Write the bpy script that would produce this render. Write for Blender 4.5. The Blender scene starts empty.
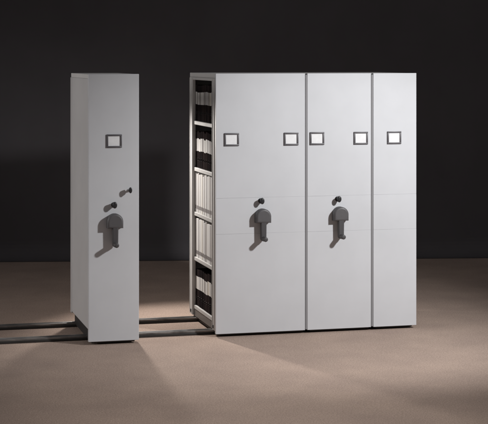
import bpy, bmesh, math, random
from mathutils import Vector, Matrix

random.seed(11)
scene = bpy.context.scene
COL = scene.collection
ZO = 0.028            # clearance of the cabinet fronts over the carpet
H = 2.228             # top of the cabinets
DEPTH = 1.016
SHELF_Z = [0.140, 0.575, 0.978, 1.378, 1.796]     # upper faces of the five shelves

# ------------------------------------------------------------------ materials
def material(name, base, rough=0.5, metal=0.0, spec=0.5):
    m = bpy.data.materials.new(name)
    m.use_nodes = True
    b = m.node_tree.nodes["Principled BSDF"]
    b.inputs["Base Color"].default_value = (*base, 1)
    b.inputs["Roughness"].default_value = rough
    b.inputs["Metallic"].default_value = metal
    b.inputs["Specular IOR Level"].default_value = spec
    return m, m.node_tree.nodes, m.node_tree.links, b

def add_noise(m, scale, detail, lo, hi, target, base=None, coord="Object", stretch=(1, 1, 1)):
    """mottles a colour (base given) or a roughness with noise"""
    nt = m.node_tree; N = nt.nodes; L = nt.links; b = N["Principled BSDF"]
    tc = N.new("ShaderNodeTexCoord"); mp = N.new("ShaderNodeMapping")
    mp.inputs["Scale"].default_value = stretch
    L.new(tc.outputs[coord], mp.inputs["Vector"])
    n = N.new("ShaderNodeTexNoise"); n.inputs["Scale"].default_value = scale
    n.inputs["Detail"].default_value = detail; n.inputs["Roughness"].default_value = 0.6
    L.new(mp.outputs["Vector"], n.inputs["Vector"])
    r = N.new("ShaderNodeValToRGB")
    r.color_ramp.elements[0].position = 0.3; r.color_ramp.elements[1].position = 0.7
    if base is None:
        r.color_ramp.elements[0].color = (lo, lo, lo, 1); r.color_ramp.elements[1].color = (hi, hi, hi, 1)
    else:
        r.color_ramp.elements[0].color = (*[c * lo for c in base], 1)
        r.color_ramp.elements[1].color = (*[c * hi for c in base], 1)
    L.new(n.outputs["Fac"], r.inputs["Fac"])
    L.new(r.outputs["Color"], b.inputs[target])
    return n, r

def add_bump(m, scale, strength, dist, detail=3):
    nt = m.node_tree; N = nt.nodes; L = nt.links; b = N["Principled BSDF"]
    tc = N.new("ShaderNodeTexCoord")
    n = N.new("ShaderNodeTexNoise"); n.inputs["Scale"].default_value = scale; n.inputs["Detail"].default_value = detail
    L.new(tc.outputs["Object"], n.inputs["Vector"])
    bp = N.new("ShaderNodeBump"); bp.inputs["Strength"].default_value = strength; bp.inputs["Distance"].default_value = dist
    L.new(n.outputs["Fac"], bp.inputs["Height"])
    L.new(bp.outputs["Normal"], b.inputs["Normal"])

def painted(name, base, rough=0.45):
    m, N, L, b = material(name, base, rough)
    add_noise(m, 1.7, 9, 0.94, 1.03, "Base Color", base)
    b.inputs["Specular IOR Level"].default_value = 0.3
    add_noise(m, 7.0, 6, rough - 0.02, rough + 0.03, "Roughness")
    nt = m.node_tree; N = nt.nodes; L = nt.links
    tc = N.new("ShaderNodeTexCoord")
    wav = N.new("ShaderNodeTexNoise"); wav.inputs["Scale"].default_value = 2.2; wav.inputs["Detail"].default_value = 1.0
    orange = N.new("ShaderNodeTexNoise"); orange.inputs["Scale"].default_value = 230.0; orange.inputs["Detail"].default_value = 2.0
    for x in (wav, orange): L.new(tc.outputs["Object"], x.inputs["Vector"])
    b1 = N.new("ShaderNodeBump"); b1.inputs["Strength"].default_value = 0.35; b1.inputs["Distance"].default_value = 0.02
    b2 = N.new("ShaderNodeBump"); b2.inputs["Strength"].default_value = 0.12; b2.inputs["Distance"].default_value = 0.001
    L.new(wav.outputs["Fac"], b1.inputs["Height"]); L.new(orange.outputs["Fac"], b2.inputs["Height"])
    L.new(b1.outputs["Normal"], b2.inputs["Normal"]); L.new(b2.outputs["Normal"], b.inputs["Normal"])
    return m

M_FRONT = painted("light_grey_paint", (0.585, 0.592, 0.615), 0.52)
M_SIDE = painted("side_grey_paint", (0.56, 0.55, 0.55), 0.5)
M_FRAME = painted("frame_paint", (0.60, 0.59, 0.58), 0.6)
M_FRAME.node_tree.nodes["Principled BSDF"].inputs["Specular IOR Level"].default_value = 0.12
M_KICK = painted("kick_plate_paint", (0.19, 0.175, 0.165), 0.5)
M_SLOT, *_ = material("slot_shadow_grey", (0.40, 0.385, 0.38), 0.6)
M_BUMPER, *_ = material("grey_rubber", (0.235, 0.232, 0.24), 0.7)
M_CHASSIS, *_ = material("dark_chassis", (0.022, 0.021, 0.021), 0.6)
M_PLASTIC, *_ = material("charcoal_plastic", (0.088, 0.084, 0.088), 0.5)
add_noise(M_PLASTIC, 40, 4, 0.42, 0.6, "Roughness")
M_ARM, *_ = material("dark_plastic_arm", (0.066, 0.063, 0.066), 0.45)
M_KNOB, *_ = material("black_plastic", (0.022, 0.022, 0.024), 0.35)
M_CHROME, *_ = material("dull_chrome", (0.55, 0.55, 0.56), 0.3, 1.0)
M_HOLDER, *_ = material("label_holder_grey", (0.095, 0.090, 0.098), 0.45)
M_CARD, *_ = material("white_card", (0.82, 0.82, 0.83), 0.7)
add_noise(M_CARD, 30, 4, 0.93, 1.03, "Base Color", (0.80, 0.80, 0.81))
M_BINDER, *_ = material("black_binder", (0.024, 0.020, 0.021), 0.8, spec=0.0)
add_noise(M_BINDER, 25, 5, 0.62, 0.85, "Roughness")
M_BINDER2, *_ = material("dark_brown_binder", (0.036, 0.028, 0.028), 0.8, spec=0.0)
M_LABELS = [material("spine_paper_%s" % n, c, 0.85, spec=0.1)[0] for n, c in
            (("white", (0.80, 0.79, 0.77)), ("grey", (0.50, 0.48, 0.47)), ("cream", (0.70, 0.66, 0.60)), ("pale", (0.62, 0.61, 0.61)))]
M_FILES = [material("file_board_%s" % n, c, 0.8, spec=0.15)[0] for n, c in
           (("white", (0.80, 0.79, 0.78)), ("ivory", (0.72, 0.69, 0.64)), ("grey", (0.52, 0.50, 0.49)), ("pale", (0.66, 0.65, 0.65)))]
M_FILELABEL, *_ = material("file_label_grey", (0.25, 0.23, 0.23), 0.7)
M_PAPER, *_ = material("paper_block", (0.72, 0.70, 0.66), 0.9)

# rails: brushed dark steel
M_RAIL, *_ = material("dark_rail_steel", (0.045, 0.042, 0.04), 0.45, 0.5)
add_noise(M_RAIL, 14, 5, 0.28, 0.62, "Roughness", stretch=(0.4, 3, 3))
M_RAILTOP, *_ = material("worn_rail_top", (0.11, 0.105, 0.10), 0.36, 0.6)
add_noise(M_RAILTOP, 9, 5, 0.25, 0.55, "Roughness", stretch=(0.5, 2, 2))
add_noise(M_RAILTOP, 2.6, 7, 0.45, 3.6, "Base Color", (0.105, 0.10, 0.097), stretch=(1, 3, 1))

# carpet: short brown-beige pile
M_CARPET, N, L, b = material("brown_carpet", (0.4, 0.3, 0.24), 0.95, spec=0.15)
tc = N.new("ShaderNodeTexCoord")
def noise(scale, detail, rough=0.6):
    n = N.new("ShaderNodeTexNoise"); n.inputs["Scale"].default_value = scale
    n.inputs["Detail"].default_value = detail; n.inputs["Roughness"].default_value = rough
    L.new(tc.outputs["Object"], n.inputs["Vector"]); return n
fine = noise(95, 5, 0.75); mid = noise(38, 6, 0.7); big = noise(1.6, 4)
def ramp(src, a, c, p0=0.3, p1=0.7):
    r = N.new("ShaderNodeValToRGB"); r.color_ramp.elements[0].position = p0; r.color_ramp.elements[1].position = p1
    r.color_ramp.elements[0].color = (*a, 1); r.color_ramp.elements[1].color = (*c, 1)
    L.new(src.outputs["Fac"], r.inputs["Fac"]); return r
def mult(a, c):
    x = N.new("ShaderNodeMix"); x.data_type = "RGBA"; x.blend_type = "MULTIPLY"; x.inputs["Factor"].default_value = 1.0
    L.new(a, x.inputs["A"]); L.new(c, x.inputs["B"]); return x.outputs["Result"]
c1 = ramp(fine, (0.23, 0.172, 0.142), (0.57, 0.440, 0.370))
c2 = ramp(mid, (0.90, 0.90, 0.90), (1.05, 1.045, 1.04))
c3 = ramp(big, (0.84, 0.84, 0.85), (1.05, 1.05, 1.04))
L.new(mult(mult(c1.outputs["Color"], c2.outputs["Color"]), c3.outputs["Color"]), b.inputs["Base Color"])
add2 = N.new("ShaderNodeMath"); add2.operation = "ADD"
L.new(fine.outputs["Fac"], add2.inputs[0]); L.new(mid.outputs["Fac"], add2.inputs[1])
bp = N.new("ShaderNodeBump"); bp.inputs["Strength"].default_value = 0.35; bp.inputs["Distance"].default_value = 0.008
L.new(add2.outputs["Value"], bp.inputs["Height"]); L.new(bp.outputs["Normal"], b.inputs["Normal"])

M_DROP, *_ = material("charcoal_backdrop", (0.04, 0.037, 0.039), 0.95, spec=0.1)
add_noise(M_DROP, 0.9, 5, 0.9, 1.08, "Base Color", (0.090, 0.084, 0.089))

# ------------------------------------------------------------------ mesh helpers
def box(bm, x0, x1, y0, y1, z0, z1, bev=0.0, seg=2):
    r = bmesh.ops.create_cube(bm, size=1.0)
    vs = r["verts"]
    for v in vs:
        v.co = Vector(((x0 + x1) / 2 + v.co.x * (x1 - x0), (y0 + y1) / 2 + v.co.y * (y1 - y0), (z0 + z1) / 2 + v.co.z * (z1 - z0)))
    if bev:
        es = list({e for v in vs for e in v.link_edges})
        bmesh.ops.bevel(bm, geom=es, offset=bev, segments=seg, affect="EDGES", profile=0.5)

def cyl_y(bm, cx, cz, y0, y1, r0, r1=None, seg=28, sx=1.0, sz=1.0, bev=0.0):
    """a cylinder along Y from y0 to y1 (front is the smaller y)"""
    r1 = r0 if r1 is None else r1
    rings = []
    prof = [(y1, r1), (y0 + bev, r0)]
    if bev:
        for k in range(1, 5):
            a = k / 4 * math.pi / 2
            prof.append((y0 + bev - bev * math.sin(a), r0 - bev + bev * math.cos(a)))
    for y, r in prof:
        rings.append([bm.verts.new((cx + sx * r * math.cos(2 * math.pi * i / seg), y, cz + sz * r * math.sin(2 * math.pi * i / seg))) for i in range(seg)])
    for a, c in zip(rings, rings[1:]):
        for i in range(seg):
            bm.faces.new((a[i], a[(i + 1) % seg], c[(i + 1) % seg], c[i]))
    bm.faces.new(rings[0][::-1]); bm.faces.new(rings[-1])

def prism_y(bm, outline, y0, y1, bev=0.0, seg=3):
    """an (x, z) outline extruded from y0 to y1"""
    f = bm.faces.new([bm.verts.new((x, y1, z)) for x, z in outline])
    ex = bmesh.ops.extrude_face_region(bm, geom=[f])
    nv = [g for g in ex["geom"] if isinstance(g, bmesh.types.BMVert)]
    for v in nv: v.co.y = y0
    if bev:
        front = [e for e in bm.edges if all(v in nv for v in e.verts)]
        bmesh.ops.bevel(bm, geom=front, offset=bev, segments=seg, affect="EDGES", profile=0.5)

def build(name, bm, mat, parent=None, smooth=True):
    bmesh.ops.recalc_face_normals(bm, faces=bm.faces)
    me = bpy.data.meshes.new(name); bm.to_mesh(me); bm.free()
    me.materials.append(mat)
    o = bpy.data.objects.new(name, me); COL.objects.link(o)
    if parent is not None: o.parent = parent
    if smooth:
        for p in me.polygons: p.use_smooth = True
        me.set_sharp_from_angle(angle=math.radians(38))
        for p in me.polygons: p.use_smooth = p.area < 0.0018
    return o

def part(name, mat, parent, fn):
    bm = bmesh.new(); fn(bm)
    return build(name, bm, mat, parent)

def thing(name, label, cat, loc=(0, 0, 0), group=None):
    o = bpy.data.objects.new(name, None); COL.objects.link(o)
    o.empty_display_size = 0.1
    o.location = loc; o["label"] = label; o["category"] = cat
    if group: o["group"] = group
    return o

def structure(name, bm, mat):
    o = build(name, bm, mat); o["kind"] = "structure"; return o

# ------------------------------------------------------------------ the setting
bm = bmesh.new()
n = 24
vs = [[bm.verts.new((-9 + 20 * i / n, -14 + 20.5 * j / n, 0)) for i in range(n + 1)] for j in range(n + 1)]
for j in range(n):
    for i in range(n):
        bm.faces.new((vs[j][i], vs[j][i + 1], vs[j + 1][i + 1], vs[j + 1][i]))
structure("carpet_floor", bm, M_CARPET)

# the dark backdrop hangs straight and turns onto the carpet in a short sweep
bm = bmesh.new()
prof = [(0.0, 7.5), (0.0, 4.0), (0.0, 1.2), (0.0, 0.22)]
for k in range(1, 9):
    a = k / 8 * math.pi / 2
    prof.append((-0.2 + 0.2 * math.cos(a), 0.22 - 0.214 * math.sin(a)))
rows = []
ns = 60
for d, z in prof:
    row = []
    for i in range(ns + 1):
        x = -9 + 22 * i / ns
        fold = 0.010 * math.sin(x * 2.1) + 0.006 * math.sin(x * 5.3 + 1)
        row.append(bm.verts.new((x, 5.20 - 0.195 * x + d + (fold if z > 0.5 else 0), z)))
    rows.append(row)
for a, c in zip(rows, rows[1:]):
    for i in range(ns):
        bm.faces.new((a[i], a[i + 1], c[i + 1], c[i]))
structure("backdrop", bm, M_DROP)

# ------------------------------------------------------------------ cabinet parts
def label_holder(parent, x, z, y=0.0):
    def frame(bm):
        w, h, t = 0.064, 0.055, 0.0145
        box(bm, x - w, x + w, y - 0.010, y, z + h - t, z + h, 0.002)
        box(bm, x - w, x + w, y - 0.010, y, z - h, z - h + t, 0.002)
        box(bm, x - w, x - w + t, y - 0.0097, y, z - h + t - 0.002, z + h - t + 0.002, 0.002)
        box(bm, x + w - t, x + w, y - 0.0097, y, z - h + t - 0.002, z + h - t + 0.002, 0.002)
    f = part("label_holder", M_HOLDER, parent, frame)
    def card(bm):
        box(bm, x - 0.053, x + 0.053, y - 0.004, y - 0.001, z - 0.044, z + 0.044)
        bmesh.ops.rotate(bm, verts=bm.verts, cent=(x, y, z), matrix=Matrix.Rotation(random.uniform(-0.025, 0.025), 3, "Y"))
    part("label_card", M_CARD, f, card)

def crank_handle(parent, x, ztop, y=0.0, turn=0.0):
    """mushroom-shaped hub; an arm hangs from it and ends in a grip that sticks out"""
    r = 0.066
    out = [(x + r * math.cos(a), ztop - r + r * math.sin(a)) for a in [math.pi * k / 24 for k in range(25)]]
    out += [(x - r, ztop - 0.119), (x + r, ztop - 0.119)]
    hub = part("crank_handle", M_PLASTIC, parent, lambda bm: prism_y(bm, out, y - 0.070, y + 0.001, 0.016, 5))
    def arm(bm):
        za, zb = ztop - 0.075, ztop - 0.252
        ol = []
        for k in range(13):
            a = math.pi * k / 12
            ol.append((x + 0.026 * math.cos(a), za + 0.026 * math.sin(a)))
        for k in range(13):
            a = math.pi + math.pi * k / 12
            ol.append((x + 0.0235 * math.cos(a), zb + 0.0235 * math.sin(a)))
        prism_y(bm, ol, y - 0.064, y - 0.030, 0.008, 3)
    a = part("crank_arm", M_ARM, hub, arm)
    part("grip", M_ARM, hub, lambda bm: cyl_y(bm, x, ztop - 0.252, y - 0.128, y - 0.055, 0.0205, 0.0205, bev=0.010))

def locking_knob(parent, x, z, y=0.0):
    def collar(bm):
        cyl_y(bm, x, z, y - 0.008, y + 0.001, 0.022, bev=0.003)
    k = part("locking_knob", M_KNOB, parent, collar)
    def stem(bm):
        cyl_y(bm, x, z, y - 0.026, y - 0.006, 0.011)
        cyl_y(bm, x, z + 0.002, y - 0.062, y - 0.024, 0.024, 0.018, sx=0.82, sz=1.15, bev=0.009)
    part("knob_head", M_KNOB, k, stem)

def open_side(parent, sx, xc, D, tall=H):
    """posts, shelves and kick plate of an open face; sx is the outward direction, xc the plane of the face"""
    def X(a, c):                       # distances inward from the face
        p, q = xc - sx * a, xc - sx * c
        return min(p, q), max(p, q)
    def post(y0, y1):
        def f(bm):
            x0, x1 = X(0.0, 0.028)
            box(bm, x0, x1, y0, y1, ZO + 0.02, tall - 0.042, 0.003)
            x0, x1 = X(-0.004, 0.010)
            box(bm, x0, x1, y0 + 0.012, y0 + 0.024, ZO + 0.03, tall - 0.05, 0.002)
            box(bm, x0, x1, y1 - 0.024, y1 - 0.012, ZO + 0.03, tall - 0.05, 0.002)
        part("post", M_FRAME, parent, f)
    post(0.042, 0.148); post(D - 0.122, D)
    for k, z in enumerate(SHELF_Z):
        def f(bm):
            x0, x1 = X(0.012, 0.352)
            box(bm, x0, x1, 0.1485, D - 0.1225, z - 0.034, z, 0.004)
        part("shelf", M_FRAME, parent, f)
    def head(bm):
        x0, x1 = X(0.001, 0.03)
        box(bm, x0, x1, 0.042, D - 0.001, tall - 0.041, tall - 0.0385, 0)
        box(bm, x0, x1, 0.1485, D - 0.1225, tall - 0.064, tall - 0.042, 0.003)
    part("head_rail", M_FRAME, parent, head)
    for yb in (0.098, D - 0.055):
        def bolt(bm):
            x0, x1 = X(-0.005, 0.002)
            box(bm, x0, x1, yb - 0.014, yb + 0.014, ZO + 0.036, ZO + 0.064, 0.003)
        part("foot_bolt", M_CHASSIS, parent, bolt)
    def kick(bm):
        x0, x1 = X(0.016, 0.028)
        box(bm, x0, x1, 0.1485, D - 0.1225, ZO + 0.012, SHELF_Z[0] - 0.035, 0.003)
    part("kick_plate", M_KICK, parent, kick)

def cabinet(name, label, x0, x1, y0, left, right, seams=(), group=None, bumper=False):
    w = (x1 - x0) / 2
    t = thing(name, label, "shelving unit", ((x0 + x1) / 2, y0, 0), group)
    D = DEPTH
    zs = [ZO] + list(seams) + [H]
    xr = w - (0.022 if bumper else 0.0)
    for a, c in zip(zs, zs[1:]):
        g0 = 0.0002 if a != ZO else 0; g1 = 0.0002 if c != H else 0
        part("front_panel", M_FRONT, t, lambda bm: box(bm, -w, xr, 0, 0.034, a + g0, c - g1, 0.0035 if not seams else 0.0012))
    if bumper:
        part("bumper_strip", M_BUMPER, t, lambda bm: box(bm, xr + 0.003, w - 0.001, 0.001, 0.05, ZO + 0.004, H - 0.012, 0.004))
    # carcass
    part("top_panel", M_FRAME, t, lambda bm: box(bm, -w + 0.003, w - 0.003, 0.0355, D, H - 0.038, H - 0.002, 0.003))
    part("chassis", M_CHASSIS, t, lambda bm: box(bm, -w + 0.03, w - 0.03, 0.03, D - 0.03, 0.012, SHELF_Z[0] - 0.04, 0.004))
    part("back_panel", M_SIDE, t, lambda bm: box(bm, -w + 0.03, w - 0.03, D - 0.006, D + 0.004, SHELF_Z[0] - 0.03, H - 0.04))
    xp = []
    if left == "closed":
        part("side_panel", M_SIDE, t, lambda bm: (box(bm, -w + 0.001, -w + 0.02, 0.036, D - 0.058, SHELF_Z[0] - 0.012, H - 0.0385, 0.002),
                                                  box(bm, -w - 0.003, -w + 0.02, D - 0.056, D, SHELF_Z[0] - 0.025, H - 0.0385, 0.003)))
    if right == "closed":
        part("side_panel", M_SIDE, t, lambda bm: box(bm, w - 0.02, w - 0.001, 0.036, D - 0.008, SHELF_Z[0] - 0.012, H - 0.0385, 0.002))
    if left == "open":
        open_side(t, -1, -w, D)
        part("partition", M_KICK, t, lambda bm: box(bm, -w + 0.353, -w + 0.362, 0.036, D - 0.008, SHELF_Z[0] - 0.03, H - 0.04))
    if right == "open":
        open_side(t, 1, w, D)
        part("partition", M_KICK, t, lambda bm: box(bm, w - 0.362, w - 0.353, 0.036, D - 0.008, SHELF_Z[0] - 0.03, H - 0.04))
    return t

ZS = (0.870, 1.174)
G = "mobile shelving units on the floor rails"
# single unit standing apart
A0, A1, AY = -1.095, -0.675, -0.086
a = cabinet("shelving_unit", "narrow light grey shelving unit standing apart, with keyed lock and closed side panel", A0, A1, AY, "closed", "open", group=G)
ac = (A0 + A1) / 2
label_holder(a, -0.883 - ac, 1.676)
crank_handle(a, -0.882 - ac, 1.081)
locking_knob(a, -0.886 - ac, 1.150)
lk = part("key_lock", M_CHROME, a, lambda bm: cyl_y(bm, -0.757 - ac, 1.268, -0.012, 0.001, 0.013, bev=0.003))
def key(bm):
    x = -0.757 - ac
    box(bm, x - 0.0035, x + 0.0035, -0.040, -0.010, 1.260, 1.276, 0.001)
    cyl_y(bm, x, 1.272, -0.066, -0.036, 0.020, 0.016, sx=0.7, sz=1.25, bev=0.006)
part("key", M_KNOB, lk, key)

B = [0.0, 0.807, 1.404, 1.80]
b1 = cabinet("shelving_unit", "widest grey shelving unit with crank handle, its side open onto shelves of binders", B[0], B[1], 0, "open", "closed", ZS, G, True)
c1_ = (B[0] + B[1]) / 2
label_holder(b1, 0.136 - c1_, 1.670); label_holder(b1, 0.661 - c1_, 1.668)
crank_handle(b1, 0.403 - c1_, 1.081); locking_knob(b1, 0.391 - c1_, 1.146)

b2 = cabinet("shelving_unit", "middle unit of the closed block, with two label holders beside a crank handle", B[1], B[2], 0, "closed", "closed", ZS, G, True)
c2_ = (B[1] + B[2]) / 2
label_holder(b2, 0.892 - c2_, 1.669); label_holder(b2, 1.288 - c2_, 1.667)
crank_handle(b2, 1.093 - c2_, 1.081); locking_knob(b2, 1.076 - c2_, 1.146)

b3 = cabinet("shelving_unit", "slim end unit of the closed block with one label holder and no crank handle", B[2], B[3], 0, "closed", "closed", ZS, G)
label_holder(b3, 1.594 - (B[2] + B[3]) / 2, 1.667)

# ------------------------------------------------------------------ floor rails
def rail(label, y):
    t = thing("floor_rail", label, "rail", (0, y, 0), "steel rails across the carpet")
    part("rail_base", M_RAIL, t, lambda bm: box(bm, -6.0, 1.7, -0.055, 0.055, 0.001, 0.018, 0.004))
    part("rail_head", M_RAILTOP, t, lambda bm: (box(bm, -5.99, 1.69, -0.044, -0.016, 0.0175, 0.036, 0.003), box(bm, -5.99, 1.69, 0.016, 0.044, 0.0175, 0.036, 0.003)))
rail("dark steel floor rail nearer the crank-handle fronts of the shelving units", 0.21)
rail("dark steel floor rail under the rear ends of the shelving units", 0.86)

# ------------------------------------------------------------------ binders and files on the open shelves
ORD = ["first", "second", "third", "fourth", "fifth", "sixth", "seventh", "eighth", "ninth", "tenth", "eleventh", "twelfth", "thirteenth", "fourteenth", "fifteenth", "sixteenth"]
SHELF_NAME = {4: "top shelf", 3: "second shelf down", 2: "middle shelf", 1: "fourth shelf down", 0: "bottom shelf"}
YA, YB = 0.152, 0.888

def binder_meshes():
    d = 0.285; w = 0.0655; h = 0.325
    bm = bmesh.new()
    box(bm, 0, d, -w / 2, -w / 2 + 0.004, 0, h, 0.001, 1)
    box(bm, 0, d, w / 2 - 0.004, w / 2, 0, h, 0.001, 1)
    box(bm, 0, 0.005, -w / 2 + 0.0035, w / 2 - 0.0035, 0.001, h - 0.001, 0.001, 1)
    body = build("binder_cover", bm, M_BINDER)
    bm = bmesh.new(); box(bm, 0.02, d - 0.02, -w / 2 + 0.006, w / 2 - 0.016, 0.008, h - 0.02, 0.002, 1)
    pages = build("pages", bm, M_PAPER)
    bm = bmesh.new(); box(bm, -0.0012, -0.0002, -0.0315, 0.0315, 0.150, 0.262)
    lab = build("spine_label", bm, M_LABELS[0])
    bm = bmesh.new()
    seg = 20
    ring = []
    for i in range(seg):
        a = 2 * math.pi * i / seg
        ring.append([bm.verts.new((x, r * math.cos(a), 0.075 + r * math.sin(a))) for x, r in ((-0.0005, 0.0125), (-0.003, 0.0105), (-0.0005, 0.008))])
    for i in range(seg):
        p, q = ring[i], ring[(i + 1) % seg]
        for k in range(2): bm.faces.new((p[k], p[k + 1], q[k + 1], q[k]))
    fr = build("finger_ring", bm, M_CHROME)
    return body, pages, lab, fr

def file_meshes():
    d = 0.27; w = 0.046; h = 0.345
    bm = bmesh.new(); box(bm, 0, d, -w / 2, w / 2, 0, h, 0.002, 2)
    body = build("file_case", bm, M_FILES[0])
    bm = bmesh.new(); box(bm, -0.0012, -0.0002, -0.017, 0.017, 0.030, 0.062)
    lab = build("spine_label", bm, M_FILELABEL)
    return body, lab

bproto = binder_meshes(); fproto = file_meshes()

def place(kind, protos, mats, label, group, loc, tilt, sz):
    t = thing(kind, label, "binder" if kind == "binder" else "file", loc, group)
    t.rotation_euler = (tilt, 0, 0); t.scale = (1, random.uniform(0.88, 1.0), sz)
    for p, m in zip(protos, mats):
        c = p.copy(); COL.objects.link(c); c.parent = t
        c.material_slots[0].link = "OBJECT"; c.material_slots[0].material = m
    return t

COUNT_B, COUNT_F = 11, 15
LP = {4: "WWGWWGPGCGP", 3: "GPWWGWWPGPC", 0: "WWPWWGWCWPG"}
for s in (4, 3, 0):
    for i in range(COUNT_B):
        pitch = (YB - YA) / COUNT_B
        # LP reads from the rear of the shelf to the front
        ch = LP[s][COUNT_B - 1 - i]
        lm = M_LABELS["WGCP".index(ch)]
        tone = {"W": "white", "G": "greyish", "C": "cream", "P": "pale"}[ch]
        y = YA + pitch * (i + 0.5)
        place("binder", bproto, (random.choice([M_BINDER, M_BINDER, M_BINDER2]), M_PAPER, lm, M_KNOB),
              "black lever-arch binder with %s label, %s from the front on the %s" % (tone, ORD[i], SHELF_NAME[s]),
              "black binders on the %s" % SHELF_NAME[s],
              (0.026 + random.uniform(0, 0.003), y, SHELF_Z[s] + 0.0005), random.uniform(-0.009, 0.009), random.uniform(0.97, 1.025) * (1.03 if s == 0 else 1.0))
FP = {2: "WPGWWIWGWPWGPIG", 1: "GWPWWIWPGWWPGWP"}
for s in (2, 1):
    for i in range(COUNT_F):
        pitch = (YB - YA) / COUNT_F
        ch = FP[s][COUNT_F - 1 - i]
        fm = M_FILES["WIGP".index(ch)]
        tone = {"W": "white", "G": "grey", "I": "ivory", "P": "off-white"}[ch]
        y = YA + pitch * (i + 0.5)
        place("box_file", fproto, (fm, M_FILELABEL), "slim %s box file, %s from the front on the %s" % (tone, ORD[i], SHELF_NAME[s]),
              "pale box files on the %s" % SHELF_NAME[s],
              (0.022 + random.uniform(0, 0.004), y, SHELF_Z[s] + 0.0005), random.uniform(-0.009, 0.009), random.uniform(0.97, 1.03))
for p in bproto + fproto:
    bpy.data.objects.remove(p)

# ------------------------------------------------------------------ lamps
def aim(o, target):
    d = Vector(target) - o.location
    o.rotation_euler = d.to_track_quat("-Z", "Y").to_euler()

def spot(name, loc, target, watts, size_deg, blend, radius, color):
    l = bpy.data.lights.new(name, "SPOT"); l.energy = watts; l.spot_size = math.radians(size_deg); l.spot_blend = blend
    l.shadow_soft_size = radius; l.color = color
    o = bpy.data.objects.new(name, l); COL.objects.link(o); o.location = loc; aim(o, target); return o

def area(name, loc, target, watts, sx, sy, color):
    l = bpy.data.lights.new(name, "AREA"); l.shape = "RECTANGLE"; l.size = sx; l.size_y = sy; l.energy = watts; l.color = color
    o = bpy.data.objects.new(name, l); COL.objects.link(o); o.location = loc; aim(o, target); return o

spot("key_lamp", (3.0, -3.5, 3.25), (0.72, 0.0, 0.52), 920, 68.5, 0.9, 0.14, (1.0, 1.0, 1.0))
spot("aisle_lamp", (-0.56, 2.08, 1.80), (0.0, 0.45, 0.40), 250, 93, 0.85, 0.07, (1.0, 0.94, 0.88))
spot("added_floor_fill", (-0.3, -3.4, 3.6), (-0.3, -3.2, 0.0), 240, 84, 1.0, 0.3, (1.0, 0.97, 0.94))  # added fill with no known source, brightens the carpet nearest the camera
fill = area("fill_lamp", (-7.0, 0.2, 2.6), (-1.0, 0.4, 0.9), 30, 3.0, 3.0, (1.0, 0.97, 0.95))
fill.data.spread = math.radians(80)

w = bpy.data.worlds.new("World"); scene.world = w; w.use_nodes = True
bg = w.node_tree.nodes["Background"]
bg.inputs["Color"].default_value = (1.0, 0.97, 0.98, 1); bg.inputs["Strength"].default_value = 0.11

# ------------------------------------------------------------------ camera
cam = bpy.data.cameras.new("camera"); co = bpy.data.objects.new("camera", cam); COL.objects.link(co)
co.location = (-3.0378, -12.5934, 2.3394 + ZO)
co.rotation_euler = (math.pi / 2, 0, -0.2550)
cam.sensor_fit = "HORIZONTAL"; cam.sensor_width = 36.0
cam.lens = 36.0 * 1535.333 / 488
cam.shift_y = -(212 - 57.0428) / 488
cam.clip_start = 0.1; cam.clip_end = 200
scene.camera = co

scene.view_settings.view_transform = "Standard"; scene.view_settings.look = "None"
scene.view_settings.exposure = 0; scene.view_settings.gamma = 1
scene.render.engine = "CYCLES"
scene.cycles.use_denoising = True
